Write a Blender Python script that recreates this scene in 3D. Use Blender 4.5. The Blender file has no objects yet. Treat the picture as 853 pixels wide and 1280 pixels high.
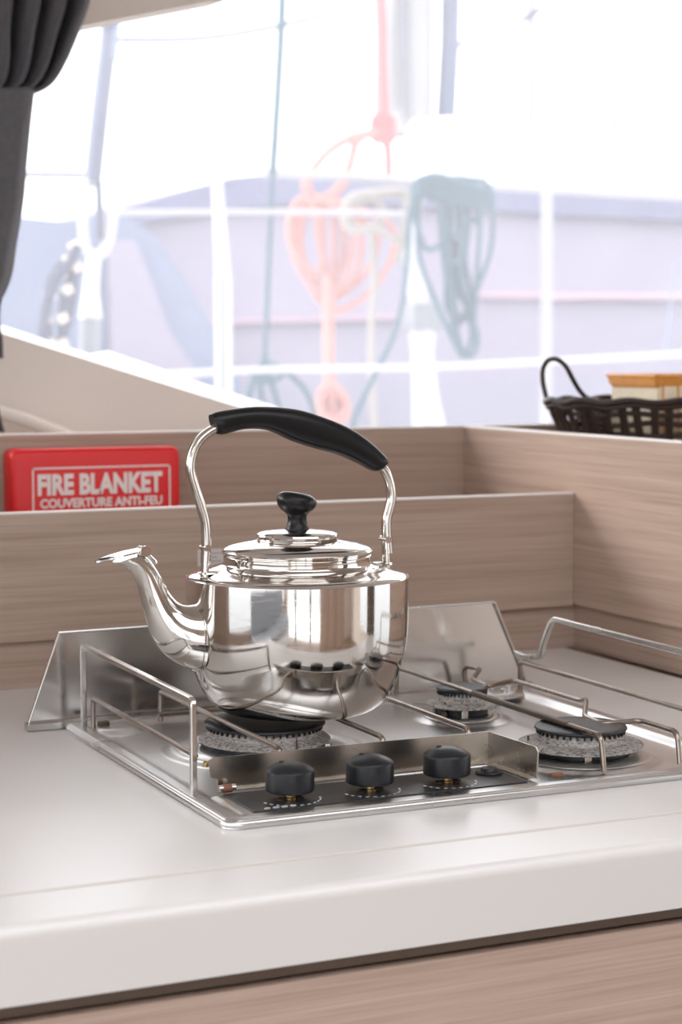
import bpy, bmesh, math, random
from mathutils import Vector, Matrix
random.seed(7)
S = bpy.context.scene
COL = S.collection
PI = math.pi

# ------------------------------------------------------------------ camera
FPX, CX, CY, CAMH = 2373.0, 426.5, 640.0, 0.40
YAW = math.radians(24.93); PITCH = math.radians(4.818)
cam_d = bpy.data.cameras.new('camera'); cam = bpy.data.objects.new('camera', cam_d); COL.objects.link(cam)
cam_d.sensor_fit = 'VERTICAL'; cam_d.sensor_height = 36.0; cam_d.lens = FPX / 1280 * 36.0
cam_d.clip_start = 0.02; cam_d.clip_end = 500
cam.location = (0, 0, CAMH); cam.rotation_euler = (PI/2 - PITCH, 0, -YAW)
cam_d.dof.use_dof = True; cam_d.dof.focus_distance = 1.80; cam_d.dof.aperture_fstop = 6.3
S.camera = cam
FW = Vector((math.sin(YAW)*math.cos(PITCH), math.cos(YAW)*math.cos(PITCH), -math.sin(PITCH)))
RT = Vector((math.cos(YAW), -math.sin(YAW), 0)); UP = RT.cross(FW)
def at(x, y, Y):
    "photo pixel -> point on the vertical plane y = Y"
    r = FW + RT*((x-CX)/FPX) - UP*((y-CY)/FPX)
    t = Y / r.y
    return Vector((r.x*t, Y, CAMH + r.z*t))

S.view_settings.view_transform = 'Standard'; S.view_settings.look = 'None'
S.view_settings.gamma = 1; S.view_settings.use_curve_mapping = False
S.view_settings.exposure = 1.6
S.cycles.use_denoising = True
S.cycles.max_bounces = 10; S.cycles.diffuse_bounces = 5; S.cycles.glossy_bounces = 6
S.cycles.transparent_max_bounces = 12
S.cycles.sample_clamp_indirect = 6; S.cycles.caustics_reflective = True; S.cycles.blur_glossy = 0.6

# ------------------------------------------------------------------ materials
def nodes(name):
    m = bpy.data.materials.new(name); m.use_nodes = True
    nt = m.node_tree
    return m, nt, nt.nodes['Principled BSDF']
def plain(name, col, rough=0.5, metal=0.0, bump=0.0, bscale=200, spec=None, var=0.0, vscale=6, coat=0):
    m, nt, b = nodes(name)
    b.inputs['Base Color'].default_value = (*col, 1); b.inputs['Roughness'].default_value = rough
    b.inputs['Metallic'].default_value = metal
    if spec is not None: b.inputs['Specular IOR Level'].default_value = spec
    if coat: b.inputs['Coat Weight'].default_value = coat; b.inputs['Coat Roughness'].default_value = 0.12
    tc = nt.nodes.new('ShaderNodeTexCoord')
    if bump:
        n = nt.nodes.new('ShaderNodeTexNoise'); n.inputs['Scale'].default_value = bscale; n.inputs['Detail'].default_value = 4
        bp = nt.nodes.new('ShaderNodeBump'); bp.inputs['Strength'].default_value = bump; bp.inputs['Distance'].default_value = 0.001
        nt.links.new(tc.outputs['Object'], n.inputs['Vector']); nt.links.new(n.outputs['Fac'], bp.inputs['Height'])
        nt.links.new(bp.outputs['Normal'], b.inputs['Normal'])
    if var:
        n = nt.nodes.new('ShaderNodeTexNoise'); n.inputs['Scale'].default_value = vscale; n.inputs['Detail'].default_value = 5
        mx = nt.nodes.new('ShaderNodeMix'); mx.data_type = 'RGBA'
        mx.inputs['A'].default_value = (*[c*(1-var) for c in col], 1); mx.inputs['B'].default_value = (*[min(1, c*(1+var)) for c in col], 1)
        nt.links.new(tc.outputs['Object'], n.inputs['Vector']); nt.links.new(n.outputs['Fac'], mx.inputs['Factor'])
        nt.links.new(mx.outputs['Result'], b.inputs['Base Color'])
    return m
def steel(name, col, r0, r1, scale, stretch=(1, 1, 1), bump=0.02, stain=0.0):
    m, nt, b = nodes(name); b.inputs['Metallic'].default_value = 1
    tc = nt.nodes.new('ShaderNodeTexCoord'); mp = nt.nodes.new('ShaderNodeMapping'); mp.inputs['Scale'].default_value = stretch
    nt.links.new(tc.outputs['Object'], mp.inputs['Vector'])
    n = nt.nodes.new('ShaderNodeTexNoise'); n.inputs['Scale'].default_value = scale; n.inputs['Detail'].default_value = 6
    nt.links.new(mp.outputs['Vector'], n.inputs['Vector'])
    mr = nt.nodes.new('ShaderNodeMapRange'); mr.inputs['From Min'].default_value = 0.35; mr.inputs['From Max'].default_value = 0.7
    mr.inputs['To Min'].default_value = r0; mr.inputs['To Max'].default_value = r1
    nt.links.new(n.outputs['Fac'], mr.inputs['Value']); nt.links.new(mr.outputs['Result'], b.inputs['Roughness'])
    bp = nt.nodes.new('ShaderNodeBump'); bp.inputs['Strength'].default_value = bump; bp.inputs['Distance'].default_value = 0.002
    n2 = nt.nodes.new('ShaderNodeTexNoise'); n2.inputs['Scale'].default_value = scale*0.25; n2.inputs['Detail'].default_value = 2
    nt.links.new(tc.outputs['Object'], n2.inputs['Vector'])
    nt.links.new(n2.outputs['Fac'], bp.inputs['Height'])
    if bump >= .009: nt.links.new(bp.outputs['Normal'], b.inputs['Normal'])
    if stain:
        n3 = nt.nodes.new('ShaderNodeTexNoise'); n3.inputs['Scale'].default_value = 16; n3.inputs['Detail'].default_value = 3
        nt.links.new(tc.outputs['Object'], n3.inputs['Vector'])
        cr = nt.nodes.new('ShaderNodeValToRGB'); cr.color_ramp.elements[0].position = 0.2; cr.color_ramp.elements[1].position = 0.75
        cr.color_ramp.elements[0].color = (col[0]*(1-stain), col[1]*(1-stain*1.15), col[2]*(1-stain*1.35), 1)
        cr.color_ramp.elements[1].color = (*col, 1)
        nt.links.new(n3.outputs['Fac'], cr.inputs['Fac']); nt.links.new(cr.outputs['Color'], b.inputs['Base Color'])
    else: b.inputs['Base Color'].default_value = (*col, 1)
    return m
def wood(name, c1, c2, c3):
    m, nt, b = nodes(name); b.inputs['Roughness'].default_value = 0.5; b.inputs['Specular IOR Level'].default_value = 0.35
    tc = nt.nodes.new('ShaderNodeTexCoord')
    def layer(sx, sz, det, dist):
        mp = nt.nodes.new('ShaderNodeMapping'); mp.inputs['Scale'].default_value = (sx, sx, sz)
        n = nt.nodes.new('ShaderNodeTexNoise'); n.inputs['Scale'].default_value = 1; n.inputs['Detail'].default_value = det
        n.inputs['Distortion'].default_value = dist
        nt.links.new(tc.outputs['Object'], mp.inputs['Vector']); nt.links.new(mp.outputs['Vector'], n.inputs['Vector'])
        return n
    a = layer(1.6, 95, 6, 0.5); f = layer(7, 420, 3, 0.2)
    cr = nt.nodes.new('ShaderNodeValToRGB'); e = cr.color_ramp.elements
    e[0].position = 0.3; e[0].color = (*c1, 1); e[1].position = 0.68; e[1].color = (*c3, 1)
    k = e.new(0.48); k.color = (*c2, 1)
    mx = nt.nodes.new('ShaderNodeMix'); mx.data_type = 'FLOAT'; mx.inputs['Factor'].default_value = 0.45
    nt.links.new(a.outputs['Fac'], mx.inputs['A']); nt.links.new(f.outputs['Fac'], mx.inputs['B'])
    nt.links.new(mx.outputs['Result'], cr.inputs['Fac']); nt.links.new(cr.outputs['Color'], b.inputs['Base Color'])
    bp = nt.nodes.new('ShaderNodeBump'); bp.inputs['Strength'].default_value = 0.12; bp.inputs['Distance'].default_value = 0.0006
    nt.links.new(f.outputs['Fac'], bp.inputs['Height']); nt.links.new(bp.outputs['Normal'], b.inputs['Normal'])
    return m

M = {}
M['oak'] = wood('oak laminate', (.31, .215, .165), (.405, .298, .240), (.475, .365, .305))
M['banding'] = plain('edge banding with painted highlight', (0.820, 0.780, 0.750), .45)  # near-white colour paints the window highlight onto the panel top edges
M['counter'] = plain('white solid surface', (0.670, 0.655, 0.645), .28, bump=.01, bscale=900, var=.015, vscale=3)
M['groove'] = plain('groove sealant', (.62, .57, .52), .6)
M['gap'] = plain('dark shadow gap trim', (0.126, 0.091, 0.070), .6, var=.2)
M['beige'] = plain('beige cabin lining', (0.920, 0.850, 0.790), .7, bump=.05, bscale=400, var=.03)
M['white_gel'] = plain('white gelcoat', (.82, .82, .82), .35, bump=.01)
M['ceil'] = plain('headliner', (.78, .75, .72), .8, bump=.05, bscale=300)
M['floorm'] = wood('cabin sole', (.18, .12, .08), (.26, .18, .13), (.33, .25, .19))
M['kettle'] = steel('polished kettle steel', (0.660, 0.632, 0.600), .05, .13, 60, (1, 1, 6), .010)
M['strap'] = steel('handle steel', (0.620, 0.590, 0.550), .14, .24, 20, (1, 1, 1), .0)
M['hob'] = steel('pressed hob steel', (0.660, 0.660, 0.660), .27, .34, 9, (1, 1, 1), .0, stain=.05)
M['guard'] = steel('guard sheet steel', (0.620, 0.610, 0.600), .15, .20, 9, (1, 1, 1), .0, stain=.07)
M['shield'] = steel('control guard steel', (0.560, 0.520, 0.475), .24, .30, 12, (1, 1, 1), .0, stain=.14)
M['rail'] = steel('fiddle rail steel', (0.600, 0.575, 0.550), .22, .30, 20, (1, 1, 1), .0, stain=.06)
M['wire'] = steel('heat tinted wire', (0.380, 0.330, 0.300), .26, .36, 20, (1, 1, 1), .0, stain=.45)
M['brass'] = steel('worn brass', (.55, .40, .20), .25, .4, 150, (1, 1, 1), .1, stain=.5)
M['rust'] = plain('rusty clip', (.20, .09, .05), .6, .3, bump=.5, bscale=900, var=.4, vscale=200)
M['darkclip'] = plain('dark clip', (.10, .075, .055), .45, .6, bump=.3, bscale=600)
M['black'] = plain('black bakelite', (.007, .007, .008), .32, bump=.05, bscale=700, spec=.28)
M['knob'] = plain('black knob plastic', (.009, .010, .013), .36, bump=.04, bscale=900, spec=.35)
M['panel'] = plain('dark enamel strip', (.028, .028, .030), .33, spec=.4, bump=.03, bscale=600, var=.15, vscale=60)
M['mark'] = plain('white print', (.75, .75, .75), .5)
M['enamel'] = plain('burner cap enamel', (.012, .012, .015), .36, bump=.5, bscale=500, spec=.35, var=.5, vscale=200)
def crust():
    m, nt, b = nodes('scorched burner alloy'); tc = nt.nodes.new('ShaderNodeTexCoord')
    n = nt.nodes.new('ShaderNodeTexNoise'); n.inputs['Scale'].default_value = 230; n.inputs['Detail'].default_value = 5
    n.inputs['Roughness'].default_value = .75
    mp = nt.nodes.new('ShaderNodeMapping'); mp.inputs['Scale'].default_value = (1, 1, 2.2)
    cr = nt.nodes.new('ShaderNodeValToRGB'); e = cr.color_ramp.elements
    e[0].position = .36; e[0].color = (.05, .045, .04, 1); e[1].position = .58; e[1].color = (.46, .435, .415, 1)
    k = e.new(.45); k.color = (.27, .25, .235, 1)
    nt.links.new(tc.outputs['Object'], mp.inputs['Vector']); nt.links.new(mp.outputs['Vector'], n.inputs['Vector'])
    nt.links.new(n.outputs['Fac'], cr.inputs['Fac'])
    nt.links.new(cr.outputs['Color'], b.inputs['Base Color']); b.inputs['Metallic'].default_value = .35; b.inputs['Roughness'].default_value = .6
    bp = nt.nodes.new('ShaderNodeBump'); bp.inputs['Strength'].default_value = .7; bp.inputs['Distance'].default_value = .001
    nt.links.new(n.outputs['Fac'], bp.inputs['Height']); nt.links.new(bp.outputs['Normal'], b.inputs['Normal'])
    return m
M['crust'] = crust()
M['red'] = plain('red plastic', (0.750, 0.012, 0.016), .35)
M['letter'] = plain('white lettering', (0.850, 0.800, 0.780), .5)
M['sticker'] = plain('pale sticker', (.60, .56, .54), .4)
M['stickertext'] = plain('grey sticker print', (.38, .34, .32), .5)
M['curtain'] = plain('charcoal curtain fabric', (0.125, 0.125, 0.138), .85, bump=.4, bscale=500, var=.25, vscale=120)
M['wicker'] = plain('dark stained wicker', (.028, .016, .013), .38, bump=.5, bscale=300, var=.6, vscale=40)
M['bamboo'] = plain('pale bamboo', (0.930, 0.800, 0.600), .5, var=.12, vscale=60)
M['bamboo_rim'] = plain('orange bamboo rim', (0.850, 0.360, 0.070), .45, var=.25, vscale=80)
M['cover'] = plain('lavender boat cover', (0.275, 0.250, 0.325), .8, var=.06, vscale=.8)
M['cover_dark'] = plain('slate blue cover', (0.140, 0.145, 0.235), .8, var=.12, vscale=2)
M['cover_blue'] = plain('blue grey cover', (0.165, 0.195, 0.290), .8, var=.12, vscale=1.5)
M['pink'] = plain('pink stripe', (0.420, 0.290, 0.360), .7)
M['salmon'] = plain('salmon rope', (0.440, 0.200, 0.175), .8, bump=.3, bscale=80, var=.15, vscale=30)
M['redrope'] = plain('red rope', (0.380, 0.120, 0.120), .8, bump=.3, bscale=80)
M['cream'] = plain('cream rope', (0.281, 0.257, 0.234), .8, bump=.3, bscale=80)
M['teal'] = plain('teal rope', (0.022, 0.075, 0.105), .8, bump=.3, bscale=80, var=.2, vscale=30)
M['navy'] = plain('navy fleck rope', (0.030, 0.040, 0.080), .8, var=.2, vscale=30)
M['fleck'] = plain('cream fleck', (.55, .46, .40), .8)
M['mastm'] = plain('white mast paint', (0.262, 0.262, 0.274), .4)
M['mastgrey'] = plain('grey sail track', (0.160, 0.170, 0.200), .5)
M['mastnavy'] = plain('dark luff cover', (0.070, 0.090, 0.150), .6, var=.2, vscale=12)
M['stay'] = plain('stainless stay', (0.070, 0.080, 0.130), .4, .3)
M['fitting'] = plain('pale rigging fitting', (0.390, 0.382, 0.374), .4)
M['post'] = plain('bright stanchion', (0.420, 0.420, 0.440), .3, .2)
M['lifeline'] = plain('white lifeline', (0.300, 0.295, 0.310), .5)
M['grey_cushion'] = plain('grey cushion fabric', (.36, .38, .42), .8)
M['sea'] = plain('grey water', (.12, .15, .17), .2, bump=.5, bscale=3)
def glass():
    m = bpy.data.materials.new('window glass with added veil'); m.use_nodes = True; nt = m.node_tree
    nt.nodes.clear(); o = nt.nodes.new('ShaderNodeOutputMaterial')
    t = nt.nodes.new('ShaderNodeBsdfTransparent'); d = nt.nodes.new('ShaderNodeBsdfTranslucent'); d.inputs['Color'].default_value = (.97, .96, 1, 1)
    n = nt.nodes.new('ShaderNodeTexNoise'); n.inputs['Scale'].default_value = 5; tc = nt.nodes.new('ShaderNodeTexCoord')
    mr = nt.nodes.new('ShaderNodeMapRange'); mr.inputs['To Min'].default_value = .08; mr.inputs['To Max'].default_value = .12  # translucent share adds the veiling glare of the bright outside to the pane
    mx = nt.nodes.new('ShaderNodeMixShader')
    nt.links.new(tc.outputs['Object'], n.inputs['Vector']); nt.links.new(n.outputs['Fac'], mr.inputs['Value'])
    nt.links.new(mr.outputs['Result'], mx.inputs['Fac']); nt.links.new(t.outputs[0], mx.inputs[1]); nt.links.new(d.outputs[0], mx.inputs[2])
    nt.links.new(mx.outputs[0], o.inputs['Surface'])
    return m
M['glass'] = glass()

# ------------------------------------------------------------------ mesh helpers
def newbm(): return bmesh.new()
def link(name, bm, mat, parent=None, smooth=40, loc=None):
    me = bpy.data.meshes.new(name); bmesh.ops.recalc_face_normals(bm, faces=bm.faces[:]); bm.to_mesh(me); bm.free()
    me.materials.append(M[mat] if isinstance(mat, str) else mat)
    if smooth:
        me.shade_smooth(); me.set_sharp_from_angle(angle=math.radians(smooth))
    o = bpy.data.objects.new(name, me); COL.objects.link(o)
    if parent is not None:
        o.parent = parent
        if parent.parent is None and parent.type == 'EMPTY': pass
    if loc: o.location = loc
    return o
def empty(name, loc, label, cat, group=None):
    o = bpy.data.objects.new(name, None); COL.objects.link(o); o.location = loc; o.empty_display_size = .05
    o['label'] = label; o['category'] = cat
    if group: o['group'] = group
    return o
def tag(o, label, cat, group=None):
    o['label'] = label; o['category'] = cat
    if group: o['group'] = group
    return o
def struct(name, bm, mat, parent=None, smooth=0, label=None):
    o = link(name, bm, mat, parent, smooth)
    if parent is None: o['kind'] = 'structure'
    if label: o['label'] = label
    return o
def box(bm, a, b, bev=0, seg=2):
    x0, y0, z0 = a; x1, y1, z1 = b
    tmp = bmesh.new()
    vs = [tmp.verts.new(p) for p in [(x0,y0,z0),(x1,y0,z0),(x1,y1,z0),(x0,y1,z0),(x0,y0,z1),(x1,y0,z1),(x1,y1,z1),(x0,y1,z1)]]
    for f in [(0,3,2,1),(4,5,6,7),(0,1,5,4),(1,2,6,5),(2,3,7,6),(3,0,4,7)]: tmp.faces.new([vs[i] for i in f])
    if bev: bmesh.ops.bevel(tmp, geom=tmp.edges[:], offset=bev, segments=seg, profile=.5, affect='EDGES')
    merge(bm, tmp); return bm
def merge(bm, tmp):
    me = bpy.data.meshes.new('tmp'); tmp.to_mesh(me); tmp.free(); bm.from_mesh(me); bpy.data.meshes.remove(me)
def off(o3, *pts):  # subtract parent origin
    return [Vector(p) - Vector(o3) for p in pts]
def lathe(bm, prof, c=(0,0), n=64):
    rings = []
    for r, z in prof:
        if r < 1e-6: rings.append([bm.verts.new((c[0], c[1], z))])
        else: rings.append([bm.verts.new((c[0]+r*math.cos(2*PI*i/n), c[1]+r*math.sin(2*PI*i/n), z)) for i in range(n)])
    for A, B in zip(rings, rings[1:]):
        for i in range(n):
            j = (i+1) % n
            if len(A) == 1 and len(B) == 1: continue
            if len(A) == 1: bm.faces.new((A[0], B[i], B[j]))
            elif len(B) == 1: bm.faces.new((A[i], A[j], B[0]))
            else: bm.faces.new((A[i], A[j], B[j], B[i]))
    return bm
def spline(pts, k=6):
    P = [Vector(p) for p in pts]; out = []
    for i in range(len(P)-1):
        p0 = P[i-1] if i else P[i]*2-P[i+1]; p1, p2 = P[i], P[i+1]; p3 = P[i+2] if i+2 < len(P) else P[i+1]*2-P[i]
        for s in range(k):
            t = s/k
            out.append(.5*((2*p1)+(-p0+p2)*t+(2*p0-5*p1+4*p2-p3)*t*t+(-p0+3*p1-3*p2+p3)*t**3))
    out.append(P[-1]); return out
def spl1(v, k=6): return [q.x for q in spline([(a, 0, 0) for a in v], k)]
def fillet(pts, r, k=5):
    P = [Vector(p) for p in pts]; out = [P[0]]
    for i in range(1, len(P)-1):
        a, b, c = P[i-1], P[i], P[i+1]
        d1 = (a-b); d2 = (c-b); rr = min(r, d1.length*.45, d2.length*.45)
        s, e = b+d1.normalized()*rr, b+d2.normalized()*rr
        for j in range(k+1):
            t = j/k; out.append(s*(1-t)**2+b*2*t*(1-t)+e*t*t)
    out.append(P[-1]); return out
def sweep(bm, path, sec, ref=(0, 1, 0), scale=None, closed=False, cap=True):
    """sec: list of (u,v); u along side axis (ref-ish), v along the other"""
    P = [Vector(p) for p in path]; n = len(P); rings = []
    ref = Vector(ref)
    for i in range(n):
        if closed: t = P[(i+1) % n]-P[i-1]
        else: t = (P[min(i+1, n-1)]-P[max(i-1, 0)])
        t.normalize()
        s = ref - t*ref.dot(t)
        if s.length < 1e-3: s = Vector((1, 0, 0)) - t*t.x
        s.normalize(); w = t.cross(s)
        k = scale[i] if scale else (1, 1)
        if not isinstance(k, tuple): k = (k, k)
        rings.append([bm.verts.new(P[i]+s*(u*k[0])+w*(v*k[1])) for u, v in sec])
        ref = s
    m = len(sec)
    for i in range(n if closed else n-1):
        A, B = rings[i], rings[(i+1) % n]
        for j in range(m): bm.faces.new((A[j], A[(j+1) % m], B[(j+1) % m], B[j]))
    if cap and not closed:
        bm.faces.new(rings[0]); bm.faces.new(rings[-1][::-1])
    return bm
def circ(r, n=12, ry=None): return [(r*math.cos(2*PI*i/n), (ry or r)*math.sin(2*PI*i/n)) for i in range(n)]
def rect(w, h, b=0):
    w /= 2; h /= 2
    if not b: return [(-w, -h), (w, -h), (w, h), (-w, h)]
    return [(-w+b, -h), (w-b, -h), (w, -h+b), (w, h-b), (w-b, h), (-w+b, h), (-w, h-b), (-w, -h+b)]
def tube(bm, pts, r, n=12, closed=False, scale=None, ref=(0, 1, 0)): return sweep(bm, pts, circ(r, n), ref, scale, closed)
def prism(bm, poly, d):  # poly: list of points in a plane, extruded by vector d
    A = [bm.verts.new(p) for p in poly]; B = [bm.verts.new(Vector(p)+Vector(d)) for p in poly]
    bm.faces.new(A); bm.faces.new(B[::-1]); n = len(A)
    for i in range(n): bm.faces.new((A[i], B[i], B[(i+1) % n], A[(i+1) % n]))
    return bm
def wallhole(bm, outer, hole, d):
    "flat ring between two polygons of equal point count, extruded by d"
    d = Vector(d); n = len(outer)
    A = [bm.verts.new(p) for p in outer]; B = [bm.verts.new(p) for p in hole]
    A2 = [bm.verts.new(Vector(p)+d) for p in outer]; B2 = [bm.verts.new(Vector(p)+d) for p in hole]
    for i in range(n):
        j = (i+1) % n
        bm.faces.new((A[i], A[j], B[j], B[i])); bm.faces.new((A2[j], A2[i], B2[i], B2[j]))
        bm.faces.new((A[j], A[i], A2[i], A2[j])); bm.faces.new((B[i], B[j], B2[j], B2[i]))
    return bm

# ================================================================== cabin shell
ZF, ZC = -.90, 1.18
X0, X1, Y0, Y1 = -2.3, 3.4, -2.6, 3.0
b = newbm(); box(b, (X0-.05, Y0-.05, ZF-.06), (X1+.05, Y1+.05, ZF)); struct('floor', b, 'floorm')
b = newbm()
HA = ((-1.5, -.5), (-.2, 1.7))          # two ceiling openings added to brighten the cabin with sky: x ranges
xs_ = [X0-.05, HA[0][0], HA[0][1], HA[1][0], HA[1][1], X1+.05]; HY = (-.5, 1.0)
box(b, (xs_[0], Y0-.05, ZC), (xs_[5], HY[0], ZC+.06)); box(b, (xs_[0], HY[1], ZC), (xs_[5], Y1+.05, ZC+.06))
for i in (0, 2, 4): box(b, (xs_[i], HY[0], ZC), (xs_[i+1], HY[1], ZC+.06))
struct('ceiling', b, 'ceil')
# window wall in front of the camera: opening with a slanting lower-left corner and slanting header
wy = 3.0
hole = [at(-70, 400, wy), at(4, 417, wy), at(308, 512, wy), at(420, 548, wy), Vector((3.15, wy, .23)), Vector((3.15, wy, 1.10)), at(420, -52, wy), at(270, 1, wy), at(88, 36, wy), at(-70, 66, wy)]
outer = [Vector((X0, wy, ZF)), Vector((.6, wy, ZF)), Vector((1.1, wy, ZF)), Vector((1.5, wy, ZF)), Vector((X1, wy, ZF)), Vector((X1, wy, ZC)), Vector((1.6, wy, ZC)), Vector((1.2, wy, ZC)), Vector((.9, wy, ZC)), Vector((X0, wy, ZC))]
b = newbm(); outer[0].x = outer[9].x = .36; wallhole(b, outer, hole, (0, .03, 0))
box(b, (X0, wy, ZF), (.36, wy+.03, .20)); box(b, (X0, wy, 1.08), (.36, wy+.03, ZC)); box(b, (.28, wy, .20), (.36, wy+.03, 1.08)); struct('wall_back', b, 'beige')
# outer moulded coaming below the glass, seen as a bright strip through it: faces slope up and outwards
def slope(lo, up, y0, y1):
    b = newbm(); A = [b.verts.new(at(x, y, y0)) for x, y in lo]; B = [b.verts.new(at(x, y, y1)) for x, y in up]
    C = [b.verts.new(v.co+Vector((0, 0, -.12))) for v in B]; D = [b.verts.new(v.co+Vector((0, 0, -.06))) for v in A]
    for P, Q in ((A, B), (B, C), (C, D), (D, A)):
        for k in range(len(A)-1): b.faces.new((P[k], P[k+1], Q[k+1], Q[k]))
    b.faces.new((A[0], B[0], C[0], D[0])); b.faces.new((A[-1], B[-1], C[-1], D[-1]))
    return b
b = slope([(-70, 410), (6, 428), (90, 455), (180, 484), (300, 520), (330, 530), (420, 575)], [(-70, 394), (6, 408), (90, 436), (180, 464), (300, 502), (330, 515), (420, 555)], 3.06, 3.34)
tag(struct('trim_1', b, 'white_gel'), 'bright white moulded coaming sloping down outside the window', 'trim')
b = slope([(100, 450), (130, 455), (250, 495), (345, 530), (420, 575)], [(100, 446), (135, 439), (250, 479), (345, 509), (420, 550)], 3.38, 3.72)
struct('trim_2', b, 'white_gel')
# window with frame bead and glass
wn = newbm(); hc = sum(hole, Vector())/len(hole)
inner = [Vector((hc.x+(p.x-hc.x)*.996, wy, hc.z+(p.z-hc.z)*.99)) for p in hole]
wallhole(wn, [p+Vector((0, .03, 0)) for p in hole], [p+Vector((0, .03, 0)) for p in inner], (0, .012, 0))
win = struct('window_1', wn, 'white_gel')
b = newbm(); prism(b, [p+Vector((0, .034, 0)) for p in inner], (0, .004, 0)); link('glass_pane', b, 'glass', win, 0)
# inner beige bevel at the lower left of the window (base of the lining)
b = newbm(); sweep(b, [at(-60, 500, 2.96), at(30, 525, 2.96), at(80, 544, 2.96), at(130, 575, 2.96)], circ(.012, 12)); struct('trim_3', b, 'beige', smooth=60)

# left wall: low wood dado, invented window above; added post and pier near the corner
b = newbm(); box(b, (X0-.04, Y0, ZF), (X0, Y1, -.42)); struct('baseboard_left', b, 'oak')
b = newbm()
for y0, y1 in ((Y0, -2.3), (-.50, -.42)): box(b, (X0-.04, y0, -.42), (X0, y1, 1.05))
box(b, (X0-.04, Y0, 1.05), (X0, Y1, ZC)); struct('wall_left', b, 'beige')
b = newbm(); box(b, (X0-.04, 2.62, -.42), (X0+.06, 2.95, 1.05)); struct('trim_4', b, 'curtain')  # dark post added to give a dark band in the kettle
b = newbm(); box(b, (X0-.04, 2.05, -.42), (X0+.02, 2.38, 1.05)); struct('trim_5', b, 'oak')  # oak pier added to give a brown band in the kettle
# right wall: invented windows between piers to light the cabin
b = newbm(); box(b, (X1, Y0, ZF), (X1+.04, Y1, -.5)); box(b, (X1, Y0, .95), (X1+.04, Y1, ZC))
for y0, y1 in ((Y0, -1.2), (1.9, Y1)): box(b, (X1, y0, -.5), (X1+.04, y1, .95))
struct('wall_right', b, 'beige')
b = newbm(); box(b, (X1-.02, -.40, -.5), (X1+.04, .22, .95)); struct('trim_6', b, 'gap')  # unseen dark slab added for a dark reflection in the kettle
# aft wall behind the camera: wide door opening invented for light, dark posts
b = newbm(); box(b, (X0, Y0-.04, 1.0), (X1, Y0, ZC)); box(b, (2.7, Y0-.04, ZF), (X1, Y0, 1.0)); box(b, (X0, Y0-.04, ZF), (-2.1, Y0, 1.0))
struct('wall_front', b, 'beige')
b = newbm()
for x in (-1.35, -.1, 1.35): box(b, (x, Y0-.05, ZF), (x+.09, Y0+.03, 1.0))
struct('door_1', b, 'gap')
# decks outside and water
b = newbm(); box(b, (X0-1.5, Y0-3.2, ZF-.08), (X1+1.5, Y0-.06, ZF-.02)); tag(struct('floor_aft', b, 'white_gel'), 'white aft deck', 'deck')
b = newbm(); box(b, (X0-1.5, 3.42, -.30), (X1+3.5, 7.4, -.22)); struct('floor_foredeck', b, 'white_gel')
b = newbm(); box(b, (-120, -120, -1.75), (120, 160, -1.7)); struct('ground_sea', b, 'sea')

# dark wood cabinet invented behind the photographer for the kettle to mirror
cab = empty('invented_wardrobe', (1.45, -1.75, ZF), 'invented tall oak unit behind the camera, placed for the kettle reflection', 'cabinet')
b = newbm(); box(b, (-.75, -.3, 0), (.75, .28, 1.9), .004); link('carcass', b, 'oak', cab)
for i in range(3):
    b = newbm(); box(b, (-.74+i*.5, .28, .1), (-.26+i*.5, .30, 1.88), .003); d = link('door', b, 'oak', cab)
    b = newbm(); tube(b, [(-.30+i*.5, .325, .9), (-.30+i*.5, .325, 1.1)], .006); link('handle', b, 'strap', d)
sofa = empty('invented_bench', (-1.85, -.6, ZF), 'invented slate upholstered bench under the side window, placed for the kettle reflection', 'bench')  # unseen bench, invented as something grey for the kettle to reflect
b = newbm(); box(b, (-.40, -1.3, 0), (.35, 1.3, .30), .01); link('plinth', b, 'white_gel', sofa)
b = newbm(); box(b, (-.40, -1.3, .30), (.37, 1.3, .44), .03, 3); link('seat_cushion', b, 'grey_cushion', sofa)
b = newbm(); box(b, (-.40, -1.3, .44), (-.24, 1.3, .80), .03, 3); link('back_cushion', b, 'grey_cushion', sofa)

# ================================================================== galley worktop and woodwork
wt = empty('worktop', (0, 0, 0), 'white worktop with a rounded front edge carrying the gas hob', 'worktop')
YF, XL, XR = 1.272, .215, 1.352
b = newbm()
R = .009; prof = [(YF, -.057), (YF, -.056)]
prof += [(YF+R-R*math.cos(a), -R+R*math.sin(a)) for a in [PI/2*i/6 for i in range(7)]]
prof.insert(2, (YF, -R-.0008)); prof += [(YF+R+.0008, 0), (1.347, 0), (1.349, -.0012), (1.3525, -.0012), (1.3545, 0), (2.19, 0), (2.19, -.057)]
A = [b.verts.new((XL, y, z)) for y, z in prof]; 
gx = .955
B = [b.verts.new((XR, y, z)) for y, z in prof]
b.faces.new(A[::-1]); b.faces.new(B)
for i in range(len(prof)): b.faces.new((A[i], A[(i+1) % len(prof)], B[(i+1) % len(prof)], B[i]))
link('slab', b, 'counter', wt, 20)
b = newbm(); box(b, (XL+.002, 1.3485, -.0014), (gx, 1.3530, -.0002)); link('front_groove', b, 'groove', wt, 0)
b = newbm(); box(b, (gx, 1.3472, -.0018), (XR-.001, 1.3542, 0.00002)); link('groove_stop', b, 'counter', wt, 0)
b = newbm(); box(b, (XL, YF+.016, -.070), (XR, 1.9, -.0575)); link('shadow_gap', b, 'gap', wt, 0)
cb = empty('galley_cabinet', (0, 1.3, -.07), 'oak laminate galley cabinet under the white worktop', 'cabinet')
b = newbm(); box(b, (XL, .03, ZF+.07), (XR, .88, -.001)); link('carcass', b, 'gap', cb, 0)
b = newbm(); box(b, (XL, -.018, -.75), (XR-.002, .0, -.003), .0015); link('drawer_front', b, 'oak', cb)

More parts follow.
